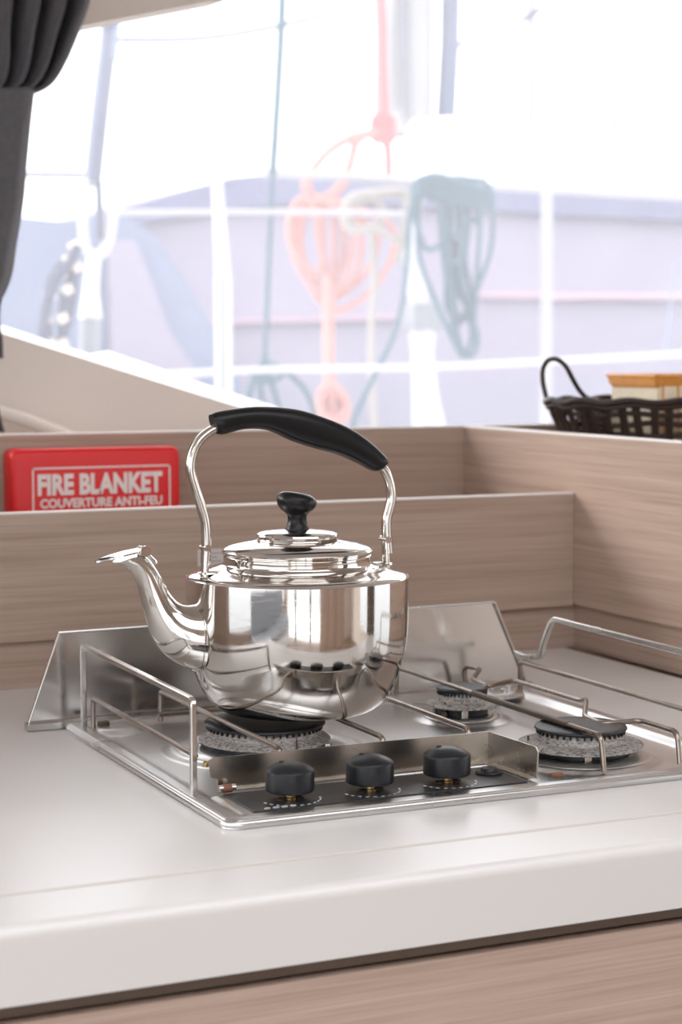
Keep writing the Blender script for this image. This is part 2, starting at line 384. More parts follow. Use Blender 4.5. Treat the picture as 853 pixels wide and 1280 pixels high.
def panel(name, a, bb, label, parentless=True, band=.0025):
    o = empty(name, ((a[0]+bb[0])/2, a[1], a[2]), label, 'wood panel')
    O = o.location
    b = newbm(); box(b, Vector(a)-O, Vector((bb[0], bb[1], bb[2]-band))-O); link('board', b, 'oak', o, 0)
    b = newbm(); box(b, Vector((a[0], a[1], bb[2]-band))-O, Vector(bb)-O, .0008, 1); link('edge_banding', b, 'banding', o, 0)
    return o
PX = .2155
panel('front_partition', (PX, 2.180, .058), (1.3595, 2.196, .2115), 'low oak laminate partition standing directly behind the hob')
b = newbm(); box(b, (PX, 2.1905, 0), (1.369, 2.206, .0575)); tag(link('plinth_strip', b, 'oak', None, 0), 'recessed oak strip at the worktop below the low partition', 'plinth')
b = newbm(); box(b, (1.369, 1.62, 0), (1.384, 2.206, .0595)); tag(link('side_plinth_strip', b, 'oak', None, 0), 'recessed oak strip at the worktop below the right-hand side panel', 'plinth')
panel('side_partition', (1.360, 1.62, .060), (1.384, 2.489, .290), 'pale oak laminate side panel at the right of the worktop beneath the basket')
panel('rear_partition', (PX, 2.490, .040), (3.0, 2.508, .2905), 'tall oak laminate partition behind the red fire blanket case below the window')
b = newbm(); box(b, (PX, 2.2065, .030), (1.3595, 2.4895, .042)); tag(link('pocket_shelf', b, 'oak', None, 0), 'oak shelf floor of the pocket between the two partitions', 'shelf')
b = newbm(); box(b, (1.385, 1.6, .235), (2.6, 2.4895, .250), .001); tag(link('side_shelf', b, 'oak', None, 0), 'oak shelf right of the side panel holding the dark basket', 'shelf')
b = newbm(); box(b, (1.385, 1.6, ZF), (2.6, 2.489, .2345), .001); tag(link('side_cupboard', b, 'oak', None, 0), 'oak cupboard body below the basket shelf', 'cupboard')

b = newbm(); box(b, (.195, 1.76, -.057), (.2145, 2.489, .290), .001); tag(link('end_panel', b, 'oak', None, 0), 'oak end panel closing the left end of the worktop', 'panel')
# ================================================================== gas hob
HX0, HX1, HY0, HY1 = .571, 1.125, 1.455, 1.930
HO = Vector(((HX0+HX1)/2, (HY0+HY1)/2, 0))
hob = empty('gas_hob', HO, 'stainless steel three-burner gas hob with pot rails set on the white worktop', 'gas hob')
BUR = [(.722, 1.735, .060, 'L'), (.987, 1.566, .0445, 'M'), (.978, 1.792, .0275, 'S')]
def rrsdf(x, y, r=.016):
    qx = abs(x-HO.x)-(HX1-HX0)/2+r; qy = abs(y-HO.y)-(HY1-HY0)/2+r
    return -(math.hypot(max(qx, 0), max(qy, 0))+min(max(qx, qy), 0)-r)
def sm(t): t = max(0, min(1, t)); return t*t*(3-2*t)
def hh(x, y):
    d = rrsdf(x, y)
    z = .0085 if d > .004 else .0085*math.sqrt(max(0, 1-((.004-d)/.004)**2))
    if d > .014: z = .0085-.0055*sm((d-.014)/.014)
    if z < .0085 and d > .014:
        for bx, by, br, _ in BUR:
            q = math.hypot(x-bx, y-by); R_ = br*1.55+.012
            if q < R_: z = max(z, .003+.0035*sm((R_-q)/.014))
        for cx_, cy_ in ((HX0+.042, HY1-.04), (HX1-.045, HY1-.045)):
            q = math.hypot(x-cx_, y-cy_)
            if q < .034: z = max(z, .003+.0050*sm((.034-q)/.016))
        # raised control shelf
        q = max((.598-.012)-x, x-(.880+.010), y-1.556)
        if q < 0: z = max(z, .003+.0055*sm(-q/.010))
    return z
nx, ny = 222, 190; b = newbm(); G = {}
def warp(i, n, a0, a1):
    return a0+(a1-a0)*i/n
for i in range(nx+1):
    for j in range(ny+1):
        x = warp(i, nx, HX0, HX1); y = warp(j, ny, HY0, HY1)
        d = rrsdf(x, y)
        if d < -1e-4:    # pull outside corner vertices onto the rounded corner
            r = .016; cx_ = HO.x+math.copysign((HX1-HX0)/2-r, x-HO.x); cy_ = HO.y+math.copysign((HY1-HY0)/2-r, y-HO.y)
            v = Vector((x-cx_, y-cy_)); v.normalize(); x2, y2 = cx_+v.x*r, cy_+v.y*r
            G[i, j] = b.verts.new(Vector((x2, y2, .0005))-HO)
        else: G[i, j] = b.verts.new(Vector((x, y, max(.0005, hh(x, y))))-HO)
for i in range(nx):
    for j in range(ny):
        try: b.faces.new((G[i, j], G[i+1, j], G[i+1, j+1], G[i, j+1]))
        except ValueError: pass
link('hob_tray', b, 'hob', hob, 60)
def hl(*p): return [Vector(q)-HO for q in p]
# outer rolled edge
b = newbm(); r = .016; loop = []
for cx_, cy_, a0 in ((HX1-r, HY1-r, 0), (HX0+r, HY1-r, PI/2), (HX0+r, HY0+r, PI), (HX1-r, HY0+r, 1.5*PI)):
    for k in range(7): a = a0+PI/2*k/6; loop.append(Vector((cx_+(r-.003)*math.cos(a), cy_+(r-.003)*math.sin(a), .0035))-HO)
sweep(b, loop, rect(.0068, .0068, .0016), (0, 0, 1), closed=True); link('rolled_rim', b, 'hob', hob, 50)
# dark control strip
cp = newbm(); box(cp, *hl((.603, 1.474, .0086), (.873, 1.5455, .0096)), .0004, 1); cp = link('control_strip', cp, 'panel', hob, 0)
KN = [(.650, 1.505), (.728, 1.505), (.806, 1.505)]
for kx, ky_ in KN:
    b = newbm()
    for k in range(11):
        a = math.radians(195+k*15); c, s = math.cos(a), math.sin(a); rr = .0270
        w = .0016 if k % 5 else .0024
        p = Vector((kx+rr*c, ky_+rr*s, .00965))-HO; t = Vector((-s, c, 0)); n_ = Vector((c, s, 0))
        prism(b, [p-t*.0016-n_*w*.4, p+t*.0016-n_*w*.4, p+t*.0016+n_*w*.4, p-t*.0016+n_*w*.4], (0, 0, .0001))
    link('dial_marks', b, 'mark', cp, 0)
b = newbm()
for x in (.618, .626, .634, .642): 
    rg = [Vector((x+.0028*math.cos(q*PI/6), 1.4795+.002*math.sin(q*PI/6), .0098))-HO for q in range(12)]
    tube(b, rg, .00022, 6, closed=True, ref=(0, 0, 1))
link('printed_symbols', b, 'mark', cp, 0)
# knobs
for kx, ky_ in KN:
    b = newbm(); c = (kx-HO.x, ky_-HO.y)
    lathe(b, [(0, .019), (.012, .019), (.0155, .0175), (.0206, .0168), (.0214, .0174), (.0217, .0190), (.0217, .0335), (.0214, .0350), (.0204, .0362), (.0160, .0388), (.0105, .0410), (.005, .0421), (0, .0424)], c, 56)
    kb = link('control_knob', b, 'knob', hob, 30)
    b = newbm(); lathe(b, [(0, .0395), (.0028, .0400), (.0028, .0420), (.0016, .0430), (0, .0432)], (c[0]-.006, c[1]+.004), 20); link('pointer_bump', b, 'knob', kb, 50)
    b = newbm(); lathe(b, [(0, .0096), (.0062, .0096), (.0062, .0112), (.0046, .0116), (.0042, .0195), (0, .0195)], c, 24); link('spindle', b, 'brass', kb, 40)
    b = newbm()
    for dx in (-.0085, .0085): lathe(b, [(0, .0097), (.0042, .0097), (.0044, .0108), (.003, .0118), (0, .0120)], (c[0]+dx, c[1]-.002), 20)
    link('screw', b, 'darkclip', kb, 40)
# igniter button
b = newbm(); c = (.858-HO.x, 1.519-HO.y)
lathe(b, [(0, .0095), (.0125, .0095), (.0128, .0108), (.0118, .0120), (.0086, .0122), (.0080, .0140), (.0070, .0150), (0, .0152)], c, 36); link('igniter_button', b, 'knob', hob, 35)
# L-shaped control guard
b = newbm()
pth = [(.593, 1.560, 0), (.880, 1.560, 0), (.884, 1.478, 0)]
def wallstrip(bm, p, q, z0, z1, t=.0014):
    p, q = Vector(p), Vector(q); d = (q-p).normalized(); n_ = Vector((-d.y, d.x, 0))*t
    prism(bm, hl((p.x, p.y, z0), (q.x, q.y, z0), (q.x, q.y, z1), (p.x, p.y, z1)), n_)
z1 = .0395
prism(b, hl((.604, 1.56, .012), (.880, 1.56, .0100), (.880, 1.56, z1), (.600, 1.56, z1), (.594, 1.56, z1-.003), (.592, 1.56, z1-.007), (.596, 1.56, z1-.008), (.597, 1.56, .022), (.604, 1.56, .020)), (0, .0014, 0))
prism(b, hl((.880, 1.5614, .0100), (.885, 1.479, .0100), (.885, 1.477, z1-.004), (.8845, 1.480, z1), (.880, 1.5614, z1)), (.0014, 0, 0))
prism(b, hl((.604, 1.5600, .0108), (.880, 1.5600, .0108), (.874, 1.551, .0098), (.604, 1.551, .0098)), (0, 0, .0012))
prism(b, hl((.880, 1.5600, .0108), (.884, 1.479, .0108), (.876, 1.479, .0098), (.872, 1.553, .0098)), (0, 0, .0012))
link('control_guard', b, 'shield', hob, 0)
b = newbm(); tube(b, hl((.600, 1.549, .0135), (.616, 1.549, .0135)), .0035, 12, ref=(0, 0, 1)); link('hinge_clip', b, 'rail', hob)
b = newbm(); tube(b, hl((.604, 1.549, .0135), (.612, 1.549, .0135)), .0040, 12, ref=(0, 0, 1)); link('hinge_clip', b, 'rust', hob)
b = newbm(); lathe(b, [(0, z1-.007), (.0025, z1-.007), (.003, z1-.004), (.0015, z1-.002), (0, z1-.0015)], (.5915-HO.x, 1.559-HO.y), 14); link('rivet', b, 'brass', hob)
for p in ((.605, 1.896), ):
    b = newbm(); box(b, *hl((p[0]-.006, p[1]-.004, .007), (p[0]+.006, p[1]+.004, .0125)), .001); link('spring_clip', b, 'darkclip', hob)
b = newbm(); box(b, *hl((.905, 1.484, .0075), (.918, 1.490, .0115)), .001); link('spring_clip', b, 'rust', hob)
# burners
for bx, by, br, kind in BUR:
    c = (bx-HO.x, by-HO.y); z0 = .004
    zt = {'L': .0285, 'M': .0322, 'S': .0345}[kind]; dz = zt-.0285
    b = newbm(); lathe(b, [(0, z0+.001), (br*1.50, z0+.001), (br*1.50, z0+.0028), (br*1.38, z0+.0052), (br*1.12, z0+.0058), (br*1.08, z0+.004), (0, z0+.004)], c, 72)
    bs = link('burner_dish', b, 'hob', hob, 40)
    b = newbm(); lathe(b, [(0, .0075), (br*1.06, .0075), (br*1.06, .0125+dz), (br*.9, .0127+dz), (0, .0127+dz)], c, 72); link('burner_seat', b, 'enamel', bs, 40)
    k = {'L': 1.10, 'M': 1.38, 'S': 1.42}[kind]
    for i in range(5):
        b = newbm(); a = i*1.3+.4; box(b, Vector((c[0]+br*1.06*math.cos(a)-.004, c[1]+br*1.06*math.sin(a)-.002, .009)), Vector((c[0]+br*1.06*math.cos(a)+.004, c[1]+br*1.06*math.sin(a)+.002, .0125+dz)), .0006, 1)
        link('lug', b, 'strap', bs)
    b = newbm(); n = 108
    P = [(0, .0125+dz), (br*k*.97, .0125+dz), (br*k, .0136+dz), (br*k, .0146+dz), (br*(.55*k+.45), .0168+dz), (br*.985, .0182+dz), (br*.955, .0198+dz), (br*.95, zt-.004), (br*.92, zt)]
    lathe(b, P, c, n)
    ring = link('burner_ring', b, 'crust', bs, 40)
    b = newbm()          # flame-port teeth under the cap
    nt_ = 52 if kind == 'L' else 40
    for i in range(nt_):
        a = 2*PI*i/nt_; ca, sa = math.cos(a), math.sin(a)
        p = Vector((c[0]+br*.955*ca, c[1]+br*.955*sa, zt-.0035)); t = Vector((-sa, ca, 0))*.0009; n_ = Vector((ca, sa, 0))*.0012
        prism(b, [p-t-n_, p+t-n_, p+t+n_, p-t+n_], (0, 0, .0030))
    link('flame_ports', b, 'enamel', ring, 0)
    b = newbm(); lathe(b, [(0, zt-.0005), (br*.94, zt-.0005), (br*1.0, zt+.0002), (br*1.02, zt+.0015), (br*1.01, zt+.0030), (br*.95, zt+.0040), (br*.80, zt+.0042), (br*.3, zt+.0048), (0, zt+.005)], c, 84)
    link('burner_cap', b, 'enamel', bs, 50)
    # igniter pin
    ang = {'L': -1.5, 'M': 2.75, 'S': 3.6}[kind]; ix, iy = c[0]+br*1.16*math.cos(ang), c[1]+br*1.16*math.sin(ang)
    b = newbm(); lathe(b, [(0, .008), (.0032, .008), (.0030, .0150), (.0012, .0160), (.0009, .0255), (0, .0262)], (ix, iy), 16); link('spark_pin', b, 'darkclip', bs, 40)
# rear-right corner boss (rail mounting with bolts)
b = newbm(); c = (HX1-.052-HO.x, HY1-.05-HO.y)
lathe(b, [(0, .0075), (.030, .0075), (.030, .0095), (.026, .0120), (.016, .0130), (0, .0132)], c, 48)
for a in (0, 1.6, 3.1, 4.7):
    lathe(b, [(0, .0125), (.004, .0125), (.004, .0165), (.002, .0175), (0, .0176)], (c[0]+.014*math.cos(a), c[1]+.014*math.sin(a)), 16)
link('mounting_boss', b, 'hob', hob, 40)
# splash guard at the back
sg = newbm(); gy = 1.944
prism(sg, hl((.536, gy, .006), (1.148, gy, .006), (1.106, gy+.004, .1045), (.572, gy+.004, .1015)), (0, .0013, 0))
sg = link('splash_guard', sg, 'guard', hob, 0)
b = newbm(); prism(b, hl((.534, gy-.013, .001), (1.150, gy-.013, .001), (1.150, gy+.003, .001), (.534, gy+.003, .001)), (0, 0, .0068)); link('foot_flange', b, 'guard', sg, 0)
b = newbm(); tube(b, hl((.5725, gy+.0038, .1015), (1.1055, gy+.0038, .1045)), .0014, 8); link('hemmed_edge', b, 'hob', sg)
b = newbm(); tube(b, hl((.537, gy-.003, .008), (.5725, gy+.001, .1012)), .0013, 8); link('folded_side', b, 'rail', sg); b = newbm(); tube(b, hl((1.147, gy-.003, .008), (1.1055, gy+.001, .1042)), .0013, 8); link('folded_side', b, 'rail', sg)
# left fiddle rail
b = newbm(); xr = .587
pth = fillet(hl((xr, 1.906, .008), (xr, 1.906, .0925), (xr, 1.577, .0895), (xr, 1.577, .008)), .006, 4)
sweep(b, pth, rect(.0058, .0058, .0010), (1, 0, 0)); link('rail_bar', b, 'rail', hob, 30)
b = newbm(); pth = fillet(hl((xr+.006, 1.893, .007), (xr+.006, 1.893, .0385), (xr+.003, 1.579, .0385)), .006, 5)
tube(b, pth, .0026, 12); link('lower_rail_wire', b, 'wire', hob)
# right fiddle rail
b = newbm(); xr = 1.100
pth = fillet(hl((xr+.004, 1.892, .052), (xr+.002, 1.868, .0505), (xr, 1.830, .0570), (xr, 1.826, .072), (xr, 1.806, .1035), (xr, 1.535, .1015), (xr, 1.535, .008)), .010, 5)
sweep(b, pth, rect(.0062, .0062, .0010), (1, 0, 0)); link('rail_bar', b, 'rail', hob, 30)
b = newbm(); pth = fillet(hl((xr, 1.876, .008), (xr, 1.876, .0445), (xr, 1.500, .0445), (xr, 1.500, .008)), .007, 5)
tube(b, pth, .0028, 12); link('lower_rail_wire', b, 'wire', hob)
# pot-support grate wires
GZ = .0385
b = newbm(); pth = fillet(hl((.671, 1.902, .006), (.671, 1.902, GZ), (.671, 1.577, GZ), (.671, 1.572, .006)), .006, 5); tube(b, pth, .0027, 12); link('grate_wire', b, 'wire', hob)
for gx_ in (.779, .871):
    b = newbm(); pth = fillet(hl((gx_, 1.902, .006), (gx_, 1.902, GZ), (gx_, 1.583, GZ), (gx_, 1.574, .006)), .006, 5); tube(b, pth, .0027, 12); link('grate_wire', b, 'wire', hob)
b = newbm(); tube(b, hl((.668, 1.90, .0135), (.874, 1.90, .0135)), .0026, 12, ref=(0, 0, 1)); link('grate_wire', b, 'wire', hob)
# long clamp rod over the right burners
b = newbm(); GE = .0395
pth = fillet(hl((.966, 1.928, .006), (.966, 1.926, GE), (.966, 1.497, GE), (.967, 1.492, .006)), .007, 5); tube(b, pth, .0027, 12); link('grate_wire', b, 'wire', hob)
b = newbm(); tube(b, hl((.966, 1.555, GE), (.966, 1.745, GE)), .0034, 14); link('clamp_sleeve', b, 'darkclip', hob)
# kinked wire
b = newbm(); GW = .0360
pth = fillet(hl((1.056, 1.925, .006), (1.051, 1.922, GW), (1.058, 1.895, GW), (1.016, 1.838, GW), (1.010, 1.792, GW), (1.054, 1.815, GW), (1.056, 1.676, GW), (1.055, 1.664, GW+.003), (1.013, 1.600, GW), (1.009, 1.560, GW), (1.053, 1.560, GW), (1.053, 1.497, GW), (1.052, 1.491, .006)), .010, 6)
tube(b, pth, .0027, 12, ref=(0, 0, 1)); link('grate_wire', b, 'wire', hob)

# ================================================================== kettle
KX, KY = .7596, 1.7386; KB = .0415
ket = empty('kettle', (KX, KY, KB), 'polished stainless steel kettle with black handle standing on the large front-left burner', 'kettle')
def kz(z): return z-KB
b = newbm()
prof = [(0, .0445), (.055, .0440), (.066, .0428), (.0745, .0422), (.0790, .0432), (.0840, .0465), (.0900, .0525), (.0960, .0615), (.1010, .0720), (.1050, .0850), (.1085, .0965), (.1105, .1080), (.1118, .1250), (.1122, .1500), (.1121, .1735), (.1116, .1756), (.1095, .1776), (.1050, .1795), (.0960, .1818), (.0860, .1850), (.0780, .1873), (.0750, .1880)]
prof = [(r, kz(z)) for r, z in prof]
P = spline([(r, 0, z) for r, z in prof], 3); lathe(b, [(max(0, p.x), p.z) for p in P], (0, 0), 128)
body = link('body', b, 'kettle', ket, 50)
b = newbm(); lathe(b, [(.0770, kz(.1872)), (.0750, kz(.1885)), (.0742, kz(.1905)), (.0742, kz(.1960)), (.0750, kz(.1972)), (.0738, kz(.1986)), (.070, kz(.1988))], (0, 0), 96); link('collar', b, 'kettle', ket, 35)
b = newbm()
lp = [(.070, .1986), (.0742, .1988), (.0757, .2000), (.0758, .2016), (.0748, .2034), (.0725, .2050), (.0680, .2069), (.0600, .2091), (.0500, .2110), (.0430, .2121), (.0405, .2126), (.0400, .2136), (.0411, .2148), (.0413, .2168), (.0404, .2186), (.0375, .2202), (.0300, .2217), (.0150, .2229), (0, .2233)]
lathe(b, [(r, kz(z)) for r, z in lp], (0, 0), 96); lid = link('lid', b, 'kettle', ket, 28)
b = newbm()   # steam slot in the lid step
for i in range(7):
    a = math.radians(-76+i*5); a2 = a+math.radians(5.2)
    q = [(.0410*math.cos(a), .0410*math.sin(a)), (.0410*math.cos(a2), .0410*math.sin(a2))]
    prism(b, [(q[0][0], q[0][1], kz(.2126)), (q[1][0], q[1][1], kz(.2126)), (q[1][0], q[1][1], kz(.2146)), (q[0][0], q[0][1], kz(.2146))], (-.001*math.cos(a), -.001*math.sin(a), 0))
link('steam_slot', b, 'gap', lid, 0)
# lid knob: waisted stem and lopsided cap
b = newbm()
lathe(b, [(0, kz(.2228)), (.0120, kz(.2228)), (.0122, kz(.2238)), (.0106, kz(.2260)), (.0096, kz(.2320)), (.0098, kz(.2370)), (.0125, kz(.2400)), (.0160, kz(.2425)), (.0190, kz(.2470)), (.0198, kz(.2520)), (.0180, kz(.2570)), (.0130, kz(.2600)), (.006, kz(.2608)), (0, kz(.2608))], (0, 0), 48)
for v in b.verts:
    if v.co.z > kz(.239):
        k = (v.co.z-kz(.239))/.0215
        v.co.x += -.001*k; v.co.z += (-v.co.x)*.16*k - .001*k
        v.co.x *= 1.0+.05*k
link('lid_knob', b, 'black', lid, 50)
# spout: swept ellipses
SP = [((-.095, .1200), .0330, .030), ((-.1085, .1205), .0318, .0285), ((-.1205, .1225), .0300, .0270), ((-.1330, .1270), .0262, .0245), ((-.1430, .1370), .0208, .0205), ((-.1500, .1500), .0172, .0175), ((-.1565, .1650), .0150, .0155), ((-.1630, .1800), .0143, .0142), ((-.1715, .1930), .0160, .0140), ((-.1770, .2000), .0195, .0142)]
# outline pairs (outer, inner) measured on the kettle
OUT = [(-.100, .0840), (-.1130, .0885), (-.1300, .0960), (-.1450, .1085), (-.1545, .1250), (-.1610, .1450), (-.1655, .1630), (-.1705, .1800), (-.1790, .1915), (-.1930, .1985)]
INN = [(-.100, .1560), (-.1105, .1530), (-.1200, .1535), (-.1280, .1570), (-.1345, .1640), (-.1400, .1725), (-.1450, .1820), (-.1505, .1910), (-.1570, .2000), (-.1640, .2055)]
WID = [.031, .029, .0262, .0225, .0190, .0165, .0148, .0138, .0135, .0135]
o_ = spline([(x, 0, z) for x, z in OUT], 6); i_ = spline([(x, 0, z) for x, z in INN], 6); w_ = spl1(WID, 6)
b = newbm(); rings = []; n = 40
for p, q, w in zip(o_, i_, w_):
    c = (p+q)/2; d = (q-p)/2
    rings.append([b.verts.new((c.x+d.x*math.cos(a), w*math.sin(a), kz(c.z+d.z*math.cos(a)))) for a in [2*PI*k/n for k in range(n)]])
for A, B in zip(rings, rings[1:]):
    for k in range(n): b.faces.new((A[k], A[(k+1) % n], B[(k+1) % n], B[k]))
b.faces.new(rings[0]); b.faces.new(rings[-1][::-1])
spout = link('spout', b, 'kettle', ket, 50)
# raised seam where the spout joins
b = newbm(); c = (o_[5]+i_[5])/2; d = (i_[5]-o_[5])/2*1.01
tube(b, [(c.x+d.x*math.cos(a), w_[5]*1.01*math.sin(a), kz(c.z+d.z*math.cos(a))) for a in [2*PI*k/48 for k in range(48)]], .0009, 6, closed=True, ref=(1, 0, 0)); link('seam', b, 'kettle', spout)
# fillet web between the spout root and the shoulder
b = newbm(); rings = []
for k in range(15):
    t = k/14; x = -.1020-.0085*(1-t)**2.2; z = .138+.040*t; w = .026*(1-t)**.7+.001
    rings.append([b.verts.new((x+(.016)*(1-abs(math.cos(a)))*0 + (0.012 if abs(math.cos(a)) > .99 else 0)*0 - 0.0 + (1-math.sin(a))*.012, w*math.cos(a)*1.0, kz(z))) for a in [PI*m/16 for m in range(17)]])
for A, B in zip(rings, rings[1:]):
    for m in range(16): b.faces.new((A[m], A[m+1], B[m+1], B[m]))
bmesh.ops.recalc_face_normals(b, faces=b.faces[:])
b.free()
# hinged flap on the spout mouth
b = newbm()
fl = [(-.2105, .2010), (-.2060, .2022), (-.1950, .2050), (-.1820, .2078), (-.1700, .2100), (-.1655, .2106)]
fw = [.0015, .0060, .0115, .0138, .0128, .0060]
for (x, z), w in zip(fl, fw): pass
rings = []
for (x, z), w in zip(spline([(x, 0, z) for x, z in fl], 4) and [(p.x, p.z) for p in spline([(x, 0, z) for x, z in fl], 4)], spl1(fw, 4)):
    rings.append([b.verts.new((x, -w, kz(z-.0022))), b.verts.new((x, -w, kz(z-.0004))), b.verts.new((x, 0, kz(z+.0008))), b.verts.new((x, w, kz(z-.0004))), b.verts.new((x, w, kz(z-.0022))), b.verts.new((x, 0, kz(z-.0022)))])
for A, B in zip(rings, rings[1:]):
    for k in range(6): b.faces.new((A[k], A[(k+1) % 6], B[(k+1) % 6], B[k]))
b.faces.new(rings[0]); b.faces.new(rings[-1][::-1])
flap = link('spout_flap', b, 'kettle', spout, 40)
b = newbm(); tube(b, [(-.1635, -.008, kz(.2085)), (-.1635, .008, kz(.2085))], .0042, 16, ref=(0, 0, 1)); tube(b, [(-.1635, -.0105, kz(.2085)), (-.1635, -.0075, kz(.2085))], .0055, 12, ref=(0, 0, 1))
tube(b, [(-.1620, -.0085, kz(.2065)), (-.1580, -.0120, kz(.2000)), (-.1555, -.0130, kz(.1960)), (-.1535, -.0128, kz(.1965)), (-.1540, -.012, kz(.2000)), (-.1600, -.0085, kz(.2065))], .0010, 6)
link('flap_hinge', b, 'strap', spout, 50)
# handle strap: one bent steel bar under the grip
HP = [(-.0985, .1935), (-.0978, .2060), (-.0975, .2200), (-.0985, .2340), (-.1030, .2500), (-.1090, .2670), (-.1135, .2850), (-.1110, .3020), (-.1020, .3160), (-.0870, .3255), (-.0700, .3270), (-.0400, .3290), (-.0000, .3210), (.0400, .3060), (.0700, .2930), (.0905, .2850), (.0985, .2780), (.1035, .2660), (.1055, .2520), (.1030, .2400), (.1000, .2290), (.1000, .2150), (.1010, .2040), (.1020, .1945)]
b = newbm(); sweep(b, spline([(x, 0, kz(z)) for x, z in HP], 5), rect(.0115, .0080, .0024), (0, 1, 0))
hd = link('handle', b, 'strap', ket, 50)
# grip: upper and lower outlines
GU = [(-.0925, .3390), (-.0840, .3422), (-.0650, .3448), (-.0395, .3464), (-.0028, .3435), (.0278, .3351), (.0589, .3225), (.0800, .3090), (.0960, .2950), (.1000, .2900)]
GL = [(-.0865, .3200), (-.0790, .3192), (-.0580, .3240), (-.0320, .3225), (-.0050, .3112), (.0180, .3038), (.0440, .2970), (.0660, .2880), (.0830, .2795), (.0905, .2795)]
GWd = [.0090, .0115, .0120, .0128, .0140, .0142, .0138, .0126, .0118, .0090]
u_ = spline([(x, 0, z) for x, z in GU], 5); l_ = spline([(x, 0, z) for x, z in GL], 5); gw = spl1(GWd, 5)
b = newbm(); rings = []; n = 28
def sup(c, e=.8): return math.copysign(abs(c)**e, c)
for p, q, w in zip(u_, l_, gw):
    c = (p+q)/2; d = (p-q)/2
    rings.append([b.verts.new((c.x+d.x*sup(math.cos(a)), w*sup(math.sin(a)), kz(c.z+d.z*sup(math.cos(a))))) for a in [2*PI*k/n for k in range(n)]])
for A, B in zip(rings, rings[1:]):
    for k in range(n): b.faces.new((A[k], A[(k+1) % n], B[(k+1) % n], B[k]))
for rr in (rings[0], rings[-1]): b.faces.new(rr)
bmesh.ops.recalc_face_normals(b, faces=b.faces[:])
link('grip', b, 'black', hd, 60)
# feet / brackets and rivets
for sx in (-1, 1):
    b = newbm(); x = sx*.0995
    tube(b, [(x, 0, kz(.1800)), (x-sx*.001, 0, kz(.2050)), (x-sx*.001, 0, kz(.2130))], .0042, 14, scale=[(1.5, 1.0), (1.3, .8), (.8, .6)])
    bk = link('handle_bracket', b, 'strap', ket, 50)
    b = newbm(); lathe(b, [(0, 0), (.0105, 0), (.010, .0016), (.006, .0030), (0, .0034)], (0, 0), 24)
    bmesh.ops.scale(b, vec=(1.5, .9, 1), verts=b.verts[:]); bmesh.ops.translate(b, vec=(sx*.0915, 0, kz(.1826)), verts=b.verts[:]); link('foot_plate', b, 'kettle', bk, 50)
    b = newbm(); tube(b, [(x-sx*.001, -.0085, kz(.2085)), (x-sx*.001, .0085, kz(.2085))], .0034, 14, ref=(0, 0, 1)); link('rivet', b, 'strap', bk, 50)

# ================================================================== fire blanket case
FX0, FX1, FY, FZ0, FZ1 = .6585, .8960, 2.448, .0425, .2718
fb = empty('fire_blanket_case', ((FX0+FX1)/2, FY, FZ0), 'red plastic fire blanket case with white lettering tucked behind the low partition', 'fire blanket')
O = fb.location
b = newbm(); tmp = newbm(); 
hw, r0 = (FX1-FX0)/2, .011
def rr2(hw, h, r, y):
    pts = []
    for cx_, cz_, a0 in ((hw-r, h-r, 0), (-hw+r, h-r, PI/2), (-hw+r, r, PI), (hw-r, r, 1.5*PI)):
        for k in range(7): a = a0+PI/2*k/6; pts.append((cx_+r*math.cos(a), y, cz_+r*math.sin(a)))
    return pts
H = FZ1-FZ0; rings = []
for ins, y in ((0, .038), (0, .008), (.0012, .004), (.0035, .0015), (.007, 0)):
    pts = rr2(hw-ins, H-2*ins, max(.004, r0-ins*.5), y); rings.append([b.verts.new((p[0], p[1], p[2]+ins)) for p in pts])
for A, B in zip(rings, rings[1:]):
    for k in range(len(A)): b.faces.new((A[k], A[(k+1) % len(A)], B[(k+1) % len(A)], B[k]))
b.faces.new(rings[0]); b.faces.new(rings[-1][::-1]); tmp.free()
link('case', b, 'red', fb, 40)
def text_mesh(name, s, x0, x1, zb, zt, y, mat, parent, bold=.02):
    cu = bpy.data.curves.new(name, 'FONT'); cu.body = s; cu.size = 1; cu.extrude = .002; cu.offset = bold; cu.resolution_u = 3
    o = bpy.data.objects.new(name+'_src', cu); COL.objects.link(o); bpy.context.view_layer.update()
    me = bpy.data.meshes.new_from_object(o.evaluated_get(bpy.context.evaluated_depsgraph_get()))
    bpy.data.objects.remove(o); me.name = name
    xs = [v.co.x for v in me.vertices]; zs = [v.co.y for v in me.vertices]
    ax, bx = min(xs), max(xs); az, bz = min(zs), max(zs)
    for v in me.vertices:
        v.co = Vector((x0+(v.co.x-ax)/(bx-ax)*(x1-x0), y-.0002-(v.co.z+.002)*.06, zb+(v.co.y-az)/(bz-az)*(zt-zb)))
    me.materials.clear(); me.materials.append(M[mat]); q = bpy.data.objects.new(name, me); COL.objects.link(q); q.parent = parent
    return q
def fl_(x, y): p = at(x, y, FY); return p.x-O.x, p.z-O.z
xa, zt_ = fl_(47, 591.5); xb, zb_ = fl_(203, 615); 
text_mesh('lettering', 'FIRE BLANKET', fl_(47, 600)[0], fl_(203, 600)[0], fl_(47, 620)[1], fl_(47, 593)[1], 0, 'letter', fb, .045)
text_mesh('lettering', 'COUVERTURE ANTI-FEU', fl_(50, 620)[0], fl_(203, 620)[0], fl_(50, 636)[1], fl_(50, 624)[1], 0, 'letter', fb, .040)
b = newbm(); fx0, fz1 = fl_(40, 585); fx1, _ = fl_(213, 582); fz0 = fz1-.075; t = .0022
for a_, c_ in (((fx0, fz1-t), (fx1, fz1)), ((fx0, fz0), (fx1, fz0+t)), ((fx0, fz0), (fx0+t, fz1)), ((fx1-t, fz0), (fx1, fz1))):
    box(b, (a_[0], -.0005, a_[1]), (c_[0], .0002, c_[1]))
link('label_border', b, 'letter', fb, 0)
